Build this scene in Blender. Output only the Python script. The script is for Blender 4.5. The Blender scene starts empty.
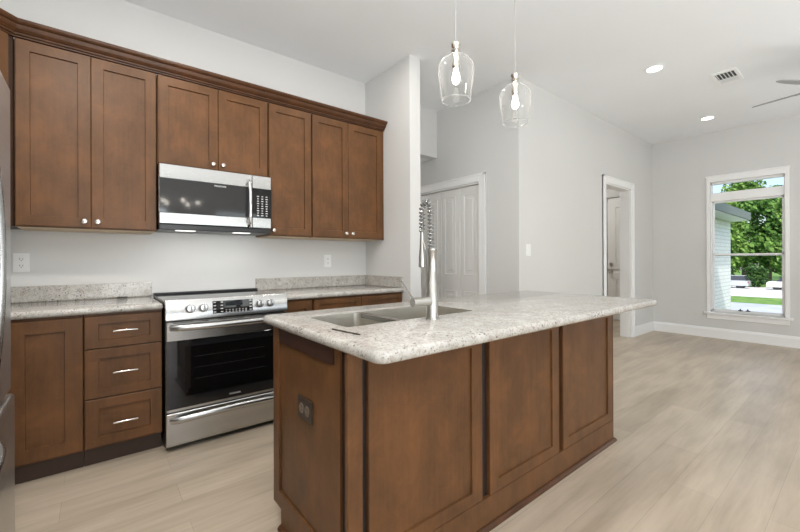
import bpy, bmesh, math, random
from mathutils import Vector, Matrix
random.seed(7)
S = bpy.context.scene
COL = S.collection
PI = math.pi

# ------------------------------------------------------------------ camera
cd = bpy.data.cameras.new('camera')
cd.sensor_fit = 'HORIZONTAL'; cd.sensor_width = 36.0
cd.lens = 36.0 * 380.03 / 800.0
cd.shift_y = -6.55 / 800.0
cd.clip_start = 0.05; cd.clip_end = 400
cam = bpy.data.objects.new('camera', cd); COL.objects.link(cam)
cam.location = (-0.3328, -3.3913, 1.176)
YAW, PITCH, ROLL = 0.6765, 0.0011, -0.0039
cam.rotation_mode = 'QUATERNION'
cam.rotation_quaternion = (Matrix.Rotation(-YAW, 4, 'Z') @ Matrix.Rotation(PI/2 + PITCH, 4, 'X')
                           @ Matrix.Rotation(ROLL, 4, 'Z')).to_quaternion()
S.camera = cam

# ------------------------------------------------------------------ world, sun, area lights, exposure
S.view_settings.view_transform = 'Standard'
S.view_settings.look = 'None'
S.view_settings.gamma = 1.0
S.view_settings.use_curve_mapping = False
S.view_settings.exposure = 0.07
S.cycles.use_denoising = True
S.cycles.max_bounces = 10
S.cycles.diffuse_bounces = 6
S.cycles.glossy_bounces = 5
S.cycles.transparent_max_bounces = 16
S.cycles.sample_clamp_indirect = 6.0
S.cycles.caustics_reflective = False
S.cycles.caustics_refractive = False

w = bpy.data.worlds.new('sky'); S.world = w; w.use_nodes = True
nt = w.node_tree; nt.nodes.clear()
wo = nt.nodes.new('ShaderNodeOutputWorld'); bg = nt.nodes.new('ShaderNodeBackground')
sk = nt.nodes.new('ShaderNodeTexSky'); sk.sky_type = 'NISHITA'; sk.sun_disc = False
sk.sun_elevation = math.radians(55); sk.sun_rotation = math.radians(200); sk.dust_density = 2.0
bg.inputs['Strength'].default_value = 0.30
nt.links.new(sk.outputs[0], bg.inputs['Color']); nt.links.new(bg.outputs[0], wo.inputs['Surface'])

def light(name, kind, loc, power, color=(1, 1, 1), size=None, rot=None, aim=None, spread=None):
    ld = bpy.data.lights.new(name, kind); ld.energy = power; ld.color = color
    if kind == 'AREA':
        ld.shape = 'RECTANGLE'; ld.size, ld.size_y = size
        if spread: ld.spread = spread
    o = bpy.data.objects.new(name, ld); COL.objects.link(o); o.location = loc
    if aim: o.rotation_euler = Vector(aim).to_track_quat('-Z', 'Y').to_euler()
    return o
sun = light('sun', 'SUN', (0, 0, 20), 4.2, (1, .96, .9), aim=(.6, .25, -.75)); sun.data.angle = .02
# daylight entering through the windows in the wall behind the camera
BACKWIN = [(-.2, 1.0), (2.0, 3.2), (4.2, 5.4)]
for (a, b), p in zip(BACKWIN, (52, 13, 7)):
    light('window_daylight', 'AREA', ((a + b) / 2, -7.58, 1.4), p, (.90, .955, 1), (b - a, 2.0), aim=(.2, 1, .06))
light('living_side_fill', 'AREA', (6.80, -5.2, 1.4), 12, (.90, .955, 1), (1.6, 2.0), aim=(-1, 0, .1))  # added fill on the living side; the wall has no window here
# the photographer's flash bounced off the ceiling, and the room's ceiling lamps
light('bounced_flash', 'AREA', (-.1, -4.4, 1.0), 108, (.90, .955, 1), (2.2, 2.2), aim=(0, .1, 1))
light('bounced_flash', 'AREA', (4.6, -4.6, 1.0), 27, (.90, .955, 1), (2.2, 2.2), aim=(.05, .1, 1))
for x, y, p in ((-.45, -2.15, 29), (.15, -1.3, 10), (1.5, -1.1, 5), (.4, -4.6, 8), (2.6, -4.6, 6)):
    light('ceiling_lamp', 'AREA', (x, y, 3.05), p, (1, .96, .90), (.16, .16), aim=(0, 0, -1))
light('hall_fill', 'AREA', (2.5, 1.2, 2.46), 3.5, (1, .96, .9), (.3, .3), aim=(0, 0, -1))  # fill added for the hall, no fixture behind it
light('foyer_fill', 'AREA', (6.2, .2, 3.0), 20, (1, .97, .92), (.3, .3), aim=(0, 0, -1))  # added to brighten the foyer; stands for no known fixture
for x in (.17, .55):
    light('cooktop_light', 'AREA', (x, -.33, 1.384), 1.3, (1, .98, .94), (.12, .06), aim=(0, .25, -1))

# ------------------------------------------------------------------ materials
def mat(name, base=(.8, .8, .8), rough=.5, metal=0., spec=.5, emit=None, estr=0., coat=0.):
    m = bpy.data.materials.new(name); m.use_nodes = True
    b = m.node_tree.nodes['Principled BSDF']
    b.inputs['Base Color'].default_value = (*base, 1); b.inputs['Roughness'].default_value = rough
    b.inputs['Metallic'].default_value = metal; b.inputs['Specular IOR Level'].default_value = spec
    b.inputs['Coat Weight'].default_value = coat; b.inputs['Coat Roughness'].default_value = .12
    if emit: b.inputs['Emission Color'].default_value = (*emit, 1); b.inputs['Emission Strength'].default_value = estr
    return m
class NB:
    def __init__(s, m): s.t = m.node_tree; s.b = s.t.nodes['Principled BSDF']
    def n(s, kind, **kw):
        x = s.t.nodes.new(kind)
        for k, v in kw.items():
            if k in x.inputs: x.inputs[k].default_value = v
            else: setattr(x, k, v)
        return x
    def l(s, a, b): s.t.links.new(a, b)
    def coords(s, scale=(1, 1, 1), which='Object', rot=(0, 0, 0)):
        c = s.n('ShaderNodeTexCoord'); mp = s.n('ShaderNodeMapping'); mp.inputs['Scale'].default_value = scale
        mp.inputs['Rotation'].default_value = rot
        s.l(c.outputs[which], mp.inputs['Vector']); return mp.outputs['Vector']
    def noise(s, vec, scale, detail=3., rough=.55, dist=0.):
        x = s.n('ShaderNodeTexNoise', Scale=scale, Detail=detail, Roughness=rough, Distortion=dist)
        s.l(vec, x.inputs['Vector']); return x.outputs['Fac']
    def ramp(s, fac, stops):
        r = s.n('ShaderNodeValToRGB'); e = r.color_ramp.elements
        while len(e) < len(stops): e.new(.5)
        for q, (p, c) in zip(e, stops): q.position = p; q.color = (*c, 1)
        s.l(fac, r.inputs['Fac']); return r.outputs['Color']
    def mix(s, fac, a, b, mode='MIX'):
        x = s.n('ShaderNodeMix', data_type='RGBA', blend_type=mode)
        for sock, v in ((x.inputs['Factor'], fac), (x.inputs['A'] if 0 else x.inputs[6], a), (x.inputs[7], b)):
            if hasattr(v, 'is_output'): s.l(v, sock)
            elif isinstance(v, tuple): sock.default_value = (*v, 1)
            else: sock.default_value = v
        return x.outputs[2]
    def bump(s, h, strength, dist=.01):
        x = s.n('ShaderNodeBump', Strength=strength, Distance=dist); s.l(h, x.inputs['Height']); s.l(x.outputs[0], s.b.inputs['Normal'])

def paint(name, c, bump=.06, rough=.85):
    m = mat(name, c, rough, spec=.25); g = NB(m); v = g.coords()
    f = g.noise(v, 1.3, 2); g.l(g.ramp(f, [(.3, tuple(x*.985 for x in c)), (.7, tuple(min(1, x*1.01) for x in c))]), g.b.inputs['Base Color'])
    g.bump(g.noise(v, 140, 2), bump, .002); return m
M = {}
M['wall'] = paint('wall_paint', (.69, .686, .672))
M['ceiling'] = paint('ceiling_paint', (.865, .875, .885), .12)
M['trim'] = mat('white_trim_paint', (.90, .90, .895), .4)
M['door'] = mat('white_door_paint', (.82, .81, .79), .45)

def wood(name, c, grain=(9, 9, 1.2), rough=.38, mottled=1.0):
    m = mat(name, c, rough, spec=.25); g = NB(m)
    v = g.coords(grain); v2 = g.coords((2.2, 2.2, 1.6))
    fine = g.noise(g.coords((70, 70, 3.5)), 1.0, 4, .6)
    a = g.noise(v, 1.0, 5, .6, .6); b = g.noise(v2, 2.8, 5, .65, .4)
    d = lambda k: tuple(x * k for x in c)
    col = g.ramp(a, [(.25, d(.80)), (.55, d(1.0)), (.8, d(1.22))])
    col2 = g.mix(.75, col, g.ramp(b, [(.3, d(.56)), (.5, d(1.)), (.70, (c[0]*1.6, c[1]*1.45, c[2]*1.3))]))
    col3 = g.mix(.22, col2, g.ramp(fine, [(.3, d(.6)), (.7, d(1.3))]))
    g.l(col3, g.b.inputs['Base Color'])
    g.bump(fine, .05, .002); return m
WOODC = (.136, .063, .026)
M['wood'] = wood('brown_stained_maple', WOODC)
M['wood_rail'] = wood('brown_stained_maple_crosswise', WOODC, (1.2, 1.2, 9))
M['wood_trim'] = wood('brown_stained_moulding', (.085, .037, .017), (1, 1, 9), .28)
M['wood_dark'] = wood('dark_stained_filler', (.045, .02, .014), (1, 9, 9), .5)
M['recess'] = mat('painted_recess_shade', (.018, .010, .008), .6)  # island carcass coloured near-black to stand in for shade between applied panels
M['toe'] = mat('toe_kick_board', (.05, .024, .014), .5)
M['maple'] = mat('natural_maple_underside', (.55, .42, .27), .5)
M['shadow_gap'] = mat('painted_gap_shade', (.05, .025, .015), .5)  # corner cabinet body painted dark as the shaded gap beside its door

def granite():
    m = mat('white_granite', (.75, .72, .66), .10, spec=.40); g = NB(m); v = g.coords()
    big = g.noise(v, 8, 4, .6, .8); mid = g.noise(v, 48, 4, .7, .3); fine = g.noise(v, 120, 4, .7)
    c = g.ramp(big, [(.30, (.43, .415, .39)), (.5, (.53, .51, .478)), (.72, (.61, .59, .555))])
    c = g.mix(g.ramp(mid, [(.50, (0, 0, 0)), (.64, (.8, .8, .8))]), c, (.37, .335, .29))
    c = g.mix(g.ramp(fine, [(.50, (0, 0, 0)), (.62, (.6, .6, .6))]), c, (.31, .275, .24))
    vo = g.n('ShaderNodeTexVoronoi', Scale=55.0); g.l(v, vo.inputs['Vector'])
    sp = g.ramp(vo.outputs['Distance'], [(.18, (1, 1, 1)), (.27, (0, 0, 0))])
    gate = g.ramp(g.noise(v, 13, 3), [(.50, (0, 0, 0)), (.60, (.95, .95, .95))])
    c = g.mix(g.mix(1.0, sp, gate, 'MULTIPLY'), c, (.085, .07, .062))
    vo2 = g.n('ShaderNodeTexVoronoi', Scale=95.0); g.l(v, vo2.inputs['Vector'])
    c = g.mix(g.mix(1.0, g.ramp(vo2.outputs['Distance'], [(.20, (.85, .85, .85)), (.32, (0, 0, 0))]), g.ramp(g.noise(v, 25, 2), [(.44, (0, 0, 0)), (.54, (1, 1, 1))]), 'MULTIPLY'), c, (.19, .145, .11))
    g.l(c, g.b.inputs['Base Color']); return m
M['granite'] = granite()

def floor_mat():
    m = mat('light_oak_planks', (.5, .42, .33), .38, spec=.4); g = NB(m); v = g.coords()
    br = g.n('ShaderNodeTexBrick', Scale=1.0, offset=.37, offset_frequency=2, squash=1.0)
    br.inputs['Brick Width'].default_value = 1.25; br.inputs['Row Height'].default_value = .182
    br.inputs['Mortar Size'].default_value = .0012; br.inputs['Mortar Smooth'].default_value = .3; br.inputs['Bias'].default_value = 0
    br.inputs['Color1'].default_value = (.575, .485, .38, 1); br.inputs['Color2'].default_value = (.505, .42, .325, 1)
    br.inputs['Mortar'].default_value = (.40, .335, .26, 1)
    g.l(v, br.inputs['Vector'])
    gr = g.noise(g.coords((1.6, 20, 1)), 1.6, 5, .62, .5); gr2 = g.noise(g.coords((.9, 4.5, 1)), 1.5, 3, .5, .3)
    c = g.mix(.9, br.outputs['Color'], g.ramp(gr, [(.28, (.87, .855, .83)), (.55, (1, 1, 1)), (.8, (1.06, 1.06, 1.06))]), 'MULTIPLY')
    c = g.mix(.9, c, g.ramp(gr2, [(.3, (.80, .785, .76)), (.6, (1.05, 1.05, 1.05))]), 'MULTIPLY')
    g.l(c, g.b.inputs['Base Color']); return m
M['floor'] = floor_mat()

def steel(name, c=(.50, .50, .495), rough=.27):
    m = mat(name, c, rough, 1.0); g = NB(m)
    f = g.noise(g.coords((2, 2, 260)), 1.0, 2)
    g.l(g.ramp(f, [(.3, tuple(x*.93 for x in c)), (.7, tuple(x*1.05 for x in c))]), g.b.inputs['Base Color'])
    tn = g.n('ShaderNodeTangent', direction_type='RADIAL', axis='Z'); g.l(tn.outputs[0], g.b.inputs['Tangent']); g.b.inputs['Anisotropic'].default_value = .75; return m
M['steel'] = steel('brushed_stainless')
M['steel_sink'] = mat('satin_sink_steel', (.60, .575, .52), .38, 1.0)
M['nickel'] = mat('satin_nickel', (.74, .70, .64), .24, 1.0)
M['chrome'] = mat('polished_chrome', (.82, .82, .82), .10, 1.0)
M['faucet'] = mat('brushed_faucet_nickel', (.50, .49, .46), .30, 1.0)
M['spring'] = mat('steel_spring', (.45, .445, .43), .22, 1.0)
M['hose'] = mat('grey_hose', (.16, .16, .155), .5)
M['black'] = mat('black_enamel', (.012, .012, .013), .3)
M['blackglass'] = mat('black_glass', (.010, .010, .011), .04, spec=.5)
M['ovenglass'] = mat('oven_window_glass', (.004, .004, .004), .03)
M['mwglass'] = mat('microwave_window_glass', (.035, .035, .036), .06)
M['keys'] = mat('pale_key_print', (.75, .75, .75), .5)
M['display'] = mat('dark_display', (.03, .035, .04), .1)
M['plastic'] = mat('white_plastic', (.85, .85, .84), .35)
M['slot'] = mat('dark_slot', (.05, .05, .05), .6)
M['bronze'] = mat('bronze_plate', (.05, .035, .026), .35, .3)
M['bronze2'] = mat('bronze_receptacle', (.16, .12, .09), .4)
M['rack'] = mat('oven_rack_wire', (.016, .016, .016), .8, spec=.1)
M['bulb'] = mat('lit_bulb', (1, 1, 1), .4, emit=(1, .93, .82), estr=9)
M['can'] = mat('lit_lens', (1, 1, 1), .4, emit=(1, .98, .95), estr=9)
M['candle'] = mat('lit_candle_bulb', (1, 1, 1), .4, emit=(1, .92, .8), estr=40)
M['under'] = mat('lit_cooktop_lamp', (1, 1, 1), .4, emit=(1, .98, .95), estr=1.5)
M['fan'] = mat('grey_fan_blade', (.33, .33, .32), .5)
M['vent_dark'] = mat('vent_throat', (.06, .06, .065), .7)
M['dark'] = mat('dark_stick', (.05, .045, .04), .5)
M['fridge'] = steel('fridge_stainless', (.58, .58, .58), .28)

def glass(name, tint=(1, 1, 1), refl=1.0, rough=.02, haze=0., blend=.12):
    m = bpy.data.materials.new(name); m.use_nodes = True; t = m.node_tree; t.nodes.clear()
    o = t.nodes.new('ShaderNodeOutputMaterial'); mx = t.nodes.new('ShaderNodeMixShader')
    tr = t.nodes.new('ShaderNodeBsdfTransparent'); tr.inputs[0].default_value = (*tint, 1)
    gl = t.nodes.new('ShaderNodeBsdfGlossy'); gl.inputs['Roughness'].default_value = rough
    fr = t.nodes.new('ShaderNodeLayerWeight'); fr.inputs['Blend'].default_value = blend
    ma = t.nodes.new('ShaderNodeMath'); ma.operation = 'MULTIPLY'; ma.inputs[1].default_value = refl; ma.use_clamp = True
    t.links.new(fr.outputs['Facing' if haze else 'Fresnel'], ma.inputs[0]); t.links.new(ma.outputs[0], mx.inputs[0])
    refl_out = gl.outputs[0]
    if haze:
        tl = t.nodes.new('ShaderNodeBsdfTranslucent'); tl.inputs[0].default_value = (.95, .95, .95, 1)
        m2 = t.nodes.new('ShaderNodeMixShader'); m2.inputs[0].default_value = haze
        t.links.new(gl.outputs[0], m2.inputs[1]); t.links.new(tl.outputs[0], m2.inputs[2]); refl_out = m2.outputs[0]
    t.links.new(tr.outputs[0], mx.inputs[1]); t.links.new(refl_out, mx.inputs[2]); t.links.new(mx.outputs[0], o.inputs[0])
    return m
M['glass'] = glass('clear_shade_glass', (.975, .98, .98), 1.0, .03, .6, .22)
M['rim'] = glass('glass_rim', (.98, .98, .98), 1.0, .05, .6, .5)
M['cord'] = mat('pale_cord', (.42, .42, .41), .5)
M['pane'] = glass('window_pane_glass', (.97, .98, .98), .55)
# outdoors
def simple_noise(name, c1, c2, scale, rough=.8):
    m = mat(name, c1, rough, spec=.2); g = NB(m)
    g.l(g.ramp(g.noise(g.coords(), scale, 4), [(.35, c1), (.65, c2)]), g.b.inputs['Base Color']); return m
M['lawn'] = simple_noise('lawn_grass', (.10, .20, .035), (.20, .32, .07), 3)
M['concrete'] = simple_noise('pale_concrete', (.62, .60, .57), (.72, .70, .67), 2)
M['asphalt'] = simple_noise('pale_pavement', (.40, .42, .46), (.48, .50, .53), 2)
M['bark'] = simple_noise('tree_bark', (.13, .10, .08), (.22, .18, .14), 8)
M['leaf'] = [simple_noise('leaves_%d' % i, a, b, 1.2, .6) for i, (a, b) in enumerate([((.06, .15, .03), (.16, .30, .06)), ((.09, .20, .035), (.25, .40, .09)), ((.035, .09, .025), (.09, .17, .04))])]
M['shingle'] = simple_noise('roof_shingle', (.10, .10, .09), (.16, .16, .14), 20)
M['fascia'] = mat('grey_green_fascia', (.13, .15, .13), .5)
M['soffit'] = mat('white_soffit', (.75, .75, .75), .5)
M['car_silver'] = mat('silver_car_paint', (.55, .56, .58), .25, .3)
M['car_white'] = mat('white_car_paint', (.78, .77, .74), .25)
M['car_glass'] = mat('dark_car_glass', (.05, .055, .07), .1)
M['tyre'] = mat('tyre_rubber', (.03, .03, .03), .8)
M['carlamp'] = mat('tail_lamp_lens', (.35, .10, .07), .3)
def brick():
    m = mat('white_painted_brick', (.78, .78, .78), .7); g = NB(m)
    v = g.coords(rot=(PI/2, 0, 0))
    br = g.n('ShaderNodeTexBrick', Scale=1.0); br.inputs['Brick Width'].default_value = .22; br.inputs['Row Height'].default_value = .075
    br.inputs['Mortar Size'].default_value = .008; br.inputs['Color1'].default_value = (.80, .80, .80, 1); br.inputs['Color2'].default_value = (.74, .745, .75, 1)
    br.inputs['Mortar'].default_value = (.58, .58, .59, 1); g.l(v, br.inputs['Vector'])
    g.l(br.outputs['Color'], g.b.inputs['Base Color']); return m
M['brick'] = brick()

# ------------------------------------------------------------------ mesh helpers (all shapes are given in world coordinates)
def back(u, w_, v, yf): return (u, yf - w_, v)
class MB:
    def __init__(s): s.bm = bmesh.new()
    def box(s, a, b, bev=0., seg=1):
        x0, y0, z0 = a; x1, y1, z1 = b
        t = bmesh.new()
        bmesh.ops.create_cube(t, size=1.0)
        for v in t.verts: v.co = Vector(((x0+x1)/2 + v.co.x*(x1-x0), (y0+y1)/2 + v.co.y*(y1-y0), (z0+z1)/2 + v.co.z*(z1-z0)))
        if bev: bmesh.ops.bevel(t, geom=t.edges[:], offset=bev, segments=seg, profile=.5, affect='EDGES')
        s.take(t); return s
    def take(s, t):
        me = bpy.data.meshes.new('tmp'); t.to_mesh(me); t.free(); s.bm.from_mesh(me); bpy.data.meshes.remove(me); return s
    def cyl(s, p, q, r, r2=None, n=20, cap=True):
        p, q = Vector(p), Vector(q); d = q - p
        t = bmesh.new()
        bmesh.ops.create_cone(t, cap_ends=cap, segments=n, radius1=r, radius2=r if r2 is None else r2, depth=d.length)
        bmesh.ops.transform(t, matrix=Matrix.Translation((p+q)/2) @ d.to_track_quat('Z', 'Y').to_matrix().to_4x4(), verts=t.verts)
        return s.take(t)
    def ball(s, c, r, sc=(1, 1, 1), u=16, v=10):
        t = bmesh.new(); bmesh.ops.create_uvsphere(t, u_segments=u, v_segments=v, radius=r)
        for x in t.verts: x.co = Vector(c) + Vector((x.co.x*sc[0], x.co.y*sc[1], x.co.z*sc[2]))
        return s.take(t)
    def lathe(s, c, prof, n=28, axis=(0, 0, 1), closed=False):
        """prof: (radius, height along axis)"""
        q = Vector(axis).normalized().to_track_quat('Z', 'Y'); rings = []
        for r, h in prof:
            rings.append([s.bm.verts.new(Vector(c) + q @ Vector((max(r, 1e-5)*math.cos(2*PI*k/n), max(r, 1e-5)*math.sin(2*PI*k/n), h))) for k in range(n)])
        for A, B in zip(rings, rings[1:]):
            for k in range(n): s.bm.faces.new((A[k], A[(k+1) % n], B[(k+1) % n], B[k]))
        if not closed:
            for R_, pr in ((rings[0], prof[0]), (rings[-1], prof[-1])):
                if pr[0] > 1e-4: s.bm.faces.new(R_)
        else:
            A, B = rings[-1], rings[0]
            for k in range(n): s.bm.faces.new((A[k], A[(k+1) % n], B[(k+1) % n], B[k]))
        return s
    def tube(s, pts, r, n=10):
        pts = [Vector(p) for p in pts]; rings = []; up = None
        for i, p in enumerate(pts):
            d = (pts[min(i+1, len(pts)-1)] - pts[max(i-1, 0)]).normalized()
            if up is None: up = d.orthogonal().normalized()
            up = (up - d*up.dot(d)).normalized(); sd = d.cross(up)
            rr = r[i] if isinstance(r, (list, tuple)) else r
            rings.append([s.bm.verts.new(p + rr*(math.cos(2*PI*k/n)*up + math.sin(2*PI*k/n)*sd)) for k in range(n)])
        for A, B in zip(rings, rings[1:]):
            for k in range(n): s.bm.faces.new((A[k], A[(k+1) % n], B[(k+1) % n], B[k]))
        s.bm.faces.new(rings[0]); s.bm.faces.new(rings[-1]); return s
    def loops(s, loops, close=True, cap0=True, cap1=True):
        rings = [[s.bm.verts.new(p) for p in L] for L in loops]; n = len(rings[0])
        for A, B in zip(rings, rings[1:]):
            for k in range(n if close else n-1): s.bm.faces.new((A[k], A[(k+1) % n], B[(k+1) % n], B[k]))
        if cap0: s.bm.faces.new(rings[0])
        if cap1: s.bm.faces.new(rings[-1])
        return s
    def sweep(s, path, prof, nrm):
        """prof (out, z) polygon carried along path points; nrm: outward vectors at each path point (mitre included)"""
        return s.loops([[(p[0] + n[0]*o, p[1] + n[1]*o, z) for o, z in prof] for p, n in zip(path, nrm)])
    def panel(s, f, u0, u1, v0, v1, th=.02, sl=.06, sr=.06, sb=.06, st=.06, rec=.011, bev=.0025):
        """shaker panel; f(u, v, w) -> world, w outward"""
        R = lambda a, b, c, d, w_: [f(a, c, w_), f(b, c, w_), f(b, d, w_), f(a, d, w_)]
        s.loops([R(u0, u1, v0, v1, 0), R(u0, u1, v0, v1, th-bev), R(u0+bev, u1-bev, v0+bev, v1-bev, th),
                 R(u0+sl, u1-sr, v0+sb, v1-st, th), R(u0+sl+.002, u1-sr-.002, v0+sb+.002, v1-st-.002, th-rec)])
        return s
    def quad(s, pts): s.bm.faces.new([s.bm.verts.new(p) for p in pts]); return s
    def build(s, name, m, parent=None, smooth=False, recalc=True):
        if recalc: bmesh.ops.recalc_face_normals(s.bm, faces=s.bm.faces[:])
        if parent is not None:
            off = Vector(parent.location); p = parent.parent
            while p: off += Vector(p.location); p = p.parent
            for v in s.bm.verts: v.co -= off
        me = bpy.data.meshes.new(name); s.bm.to_mesh(me); s.bm.free()
        me.materials.append(m)
        if smooth:
            for p in me.polygons: p.use_smooth = True
            me.set_sharp_from_angle(angle=math.radians(38))
        o = bpy.data.objects.new(name, me); COL.objects.link(o)
        if parent is not None: o.parent = parent
        return o
def tag(o, label, cat, group=None, kind=None):
    o['label'] = label; o['category'] = cat
    if group: o['group'] = group
    if kind: o['kind'] = kind
    return o
def thing(name, label, cat, loc=(0, 0, 0), group=None):
    o = bpy.data.objects.new(name, None); COL.objects.link(o); o.location = loc; o.empty_display_size = .05
    return tag(o, label, cat, group)
def struct(o): o['kind'] = 'structure'; return o
def recenter(o):
    """put a single-mesh thing's origin at the foot of its mesh"""
    vs = [v.co for v in o.data.vertices]
    c = Vector(((min(v.x for v in vs)+max(v.x for v in vs))/2, (min(v.y for v in vs)+max(v.y for v in vs))/2, min(v.z for v in vs)))
    for v in o.data.vertices: v.co -= c
    o.location = c; return o
def rrect(x0, x1, y0, y1, r, z, n=6):
    out = []
    for cx, cy, a0 in ((x1-r, y1-r, 0), (x0+r, y1-r, PI/2), (x0+r, y0+r, PI), (x1-r, y0+r, 3*PI/2)):
        for k in range(n+1):
            a = a0 + PI/2*k/n; out.append((cx + r*math.cos(a), cy + r*math.sin(a), z))
    return out

CH = 3.06
# ------------------------------------------------------------------ room shell
struct(MB().box((-1.45, -7.75, -.12), (7.55, 2.4, 0)).build('floor', M['floor']))
struct(MB().box((-1.45, -7.75, CH), (7.55, 2.4, CH+.12)).build('ceiling', M['ceiling']))
struct(MB().box((2.06, .202, 2.47), (3.06, 2.2, 2.6)).build('ceiling_hall', M['ceiling']))
struct(MB().box((-1.43, 0, 0), (2.051, .12, CH)).build('wall_kitchen', M['wall']))
struct(MB().box((1.9228, -.733, 0), (2.051, 0, CH)).build('wall_partition', M['wall']))
struct(MB().box((2.051, .08, 2.47), (3.067, .2, CH)).build('wall_hall_header', M['wall']))
struct(MB().box((1.93, .12, 0), (2.051, 2.2, CH)).build('wall_hall_left', M['wall']))
struct(MB().box((2.051, 2.2, 0), (3.2, 2.32, CH)).build('wall_hall_end', M['wall']))
D0, D1, DH = -.60, .68, 2.058
struct(MB().box((3.067, -1.112, 0), (3.187, D0, CH)).box((3.067, D1, 0), (3.187, 2.2, CH)).box((3.067, D0, DH), (3.187, D1, CH)).build('wall_closet', M['wall']))
O0, O1, OH = 5.075, 5.92, 2.215
struct(MB().box((3.187, -1.112, 0), (O0, -.972, CH)).box((O1, -1.112, 0), (6.984, -.972, CH)).box((O0, -1.112, OH), (O1, -.972, CH)).build('wall_living', M['wall']))
W0, W1, WZ0, WZ1 = -2.655, -1.868, .385, 2.31
struct(MB().box((6.844, W1, 0), (6.984, -1.112, CH)).box((6.844, -7.6, 0), (6.984, W0, CH)).box((6.844, W0, 0), (6.984, W1, WZ0)).box((6.844, W0, WZ1), (6.984, W1, CH)).build('wall_window', M['wall']))
struct(MB().box((-1.43, -7.6, 0), (-1.31, 0, CH)).build('wall_left', M['wall']))
bw = MB(); xs = [-1.43] + [v for ab in BACKWIN for v in ab] + [6.984]
for a, b in zip(xs[::2], xs[1::2]): bw.box((a, -7.72, 0), (b, -7.6, CH))
for a, b in BACKWIN: bw.box((a, -7.72, 0), (b, -7.6, .4)).box((a, -7.72, 2.4), (b, -7.6, CH))
struct(bw.build('wall_rear', M['wall']))
# foyer beyond the cased opening
struct(MB().box((3.3, 1.2, 0), (7.4, 1.32, CH)).build('wall_foyer_far', M['wall']))
struct(MB().box((6.984, -1.24, 0), (7.4, -1.112, CH)).build('wall_foyer_side', M['wall']))
F0, F1, FH = -1.06, -.15, 2.36
struct(MB().box((7.4, F1, 0), (7.54, 1.32, CH)).box((7.4, -1.24, 0), (7.54, F0, CH)).box((7.4, F0, FH), (7.54, F1, CH)).build('wall_foyer', M['wall']))

# baseboards
def bprof(h=.15, t=.018): return [(0, 0), (t, 0), (t, h-.03), (t*.7, h-.02), (t*.55, h-.006), (.004, h), (0, h)]
struct(MB().sweep([(6.843, -1.113), (6.843, -7.59)], bprof(), [(-1, -1), (-1, 0)]).build('baseboard_window', M['trim']))
struct(MB().sweep([(6.02, -1.113), (6.825, -1.113)], bprof(), [(0, -1), (-0, -1)]).build('baseboard_living_right', M['trim']))
struct(MB().sweep([(3.067, -1.113), (4.985, -1.113)], bprof(), [(0, -1), (0, -1)]).build('baseboard_living_left', M['trim']))

# casings
def casing_y(name, x0, x1, zt, y, wd=.095, th=.02):   # on a wall facing -Y
    b = MB().box((x0-wd, y-th, 0), (x0, y, zt+wd), .004).box((x1, y-th, 0), (x1+wd, y, zt+wd), .004).box((x0, y-th, zt), (x1, y, zt+wd), .004)
    b.box((x0-wd, y-th-.008, .0), (x0-wd+.022, y, zt+wd), .003).box((x1+wd-.022, y-th-.008, 0), (x1+wd, y, zt+wd), .003).box((x0-wd, y-th-.008, zt+wd-.022), (x1+wd, y, zt+wd), .003)
    return b
b = casing_y('', O0, O1, OH, -1.113)
b.box((O0, -1.112, 0), (O0+.015, -.972, OH)).box((O1-.015, -1.112, 0), (O1, -.972, OH)).box((O0, -1.112, OH-.015), (O1, -.972, OH))
struct(b.build('trim_1', M['trim']))
b = MB()
for (y0, y1, z0, z1) in ((D0-.10, D0, 0, DH+.09), (D1, D1+.10, 0, DH+.09), (D0, D1, DH, DH+.09)):
    b.box((3.046, y0, z0), (3.066, y1, z1), .004)
b.box((3.038, D0-.10, 0), (3.06, D0-.078, DH+.09), .003).box((3.038, D0-.10, DH+.068), (3.06, D1+.10, DH+.09), .003)
b.box((3.067, D0, 0), (3.18, D0+.014, DH)).box((3.067, D1-.014, 0), (3.18, D1, DH)).box((3.067, D0, DH-.014), (3.18, D1, DH))
struct(b.build('trim_2', M['trim']))
# closet bifold doors
d1 = thing('door_1', 'white four-leaf bifold closet door with raised panels in the hall', 'door', (3.1, .04, 0)); d1['kind'] = 'structure'
lw = (D1 - D0 - .028) / 4
for k in range(4):
    ya = D0 + .014 + lw*k
    b = MB(); f = lambda u, v, w_: (3.13 - w_, u, v)
    b.box((3.10, ya+.002, .012), (3.128, ya+lw-.002, DH-.022), .003)
    for z0, z1 in ((.24, .787), (1.006, 1.935)):
        R = lambda i, w_: [f(ya+.075+i, z0+i, w_), f(ya+lw-.075-i, z0+i, w_), f(ya+lw-.075-i, z1-i, w_), f(ya+.075+i, z1-i, w_)]
        b.loops([R(0, .030), R(.004, .022), R(.016, .022), R(.045, .034)], cap0=False)
        # sunk moulding ring around the raised field
        b.loops([R(-.012, .030), R(-.008, .036), R(0, .030)], cap0=False, cap1=False)
    b.build('leaf', M['door'], d1)
# front door seen through the cased opening
d2 = thing('door_2', 'pale panelled front door with deadbolt and knob beyond the cased opening', 'door', (7.45, -.6, 0)); d2['kind'] = 'structure'
b = MB(); fd = lambda u, v, w_: (7.46 - w_, u, v)
b.box((7.44, F0+.012, .01), (7.47, F1-.012, FH-.012), .003)
for z0, z1 in ((.25, .80), (1.10, 2.16)):
    b.panel(fd, F0+.012+.0, F1-.012, z0-.12, z1+.12, .035, .15, .15, .12, .12, .012)
b.build('slab', M['door'], d2)
dk = MB().lathe((7.42, -.235, .93), [(.03, 0), (.03, .008), (.012, .012), (.012, .04), (.028, .05), (.03, .065), (.02, .078), (.0, .08)], 20, (-1, 0, 0)).build('knob', M['nickel'], d2, True)
MB().lathe((7.42, -.235, 1.075), [(.032, 0), (.032, .012), (.024, .02), (0, .021)], 20, (-1, 0, 0)).build('deadbolt', M['nickel'], d2, True)

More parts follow.
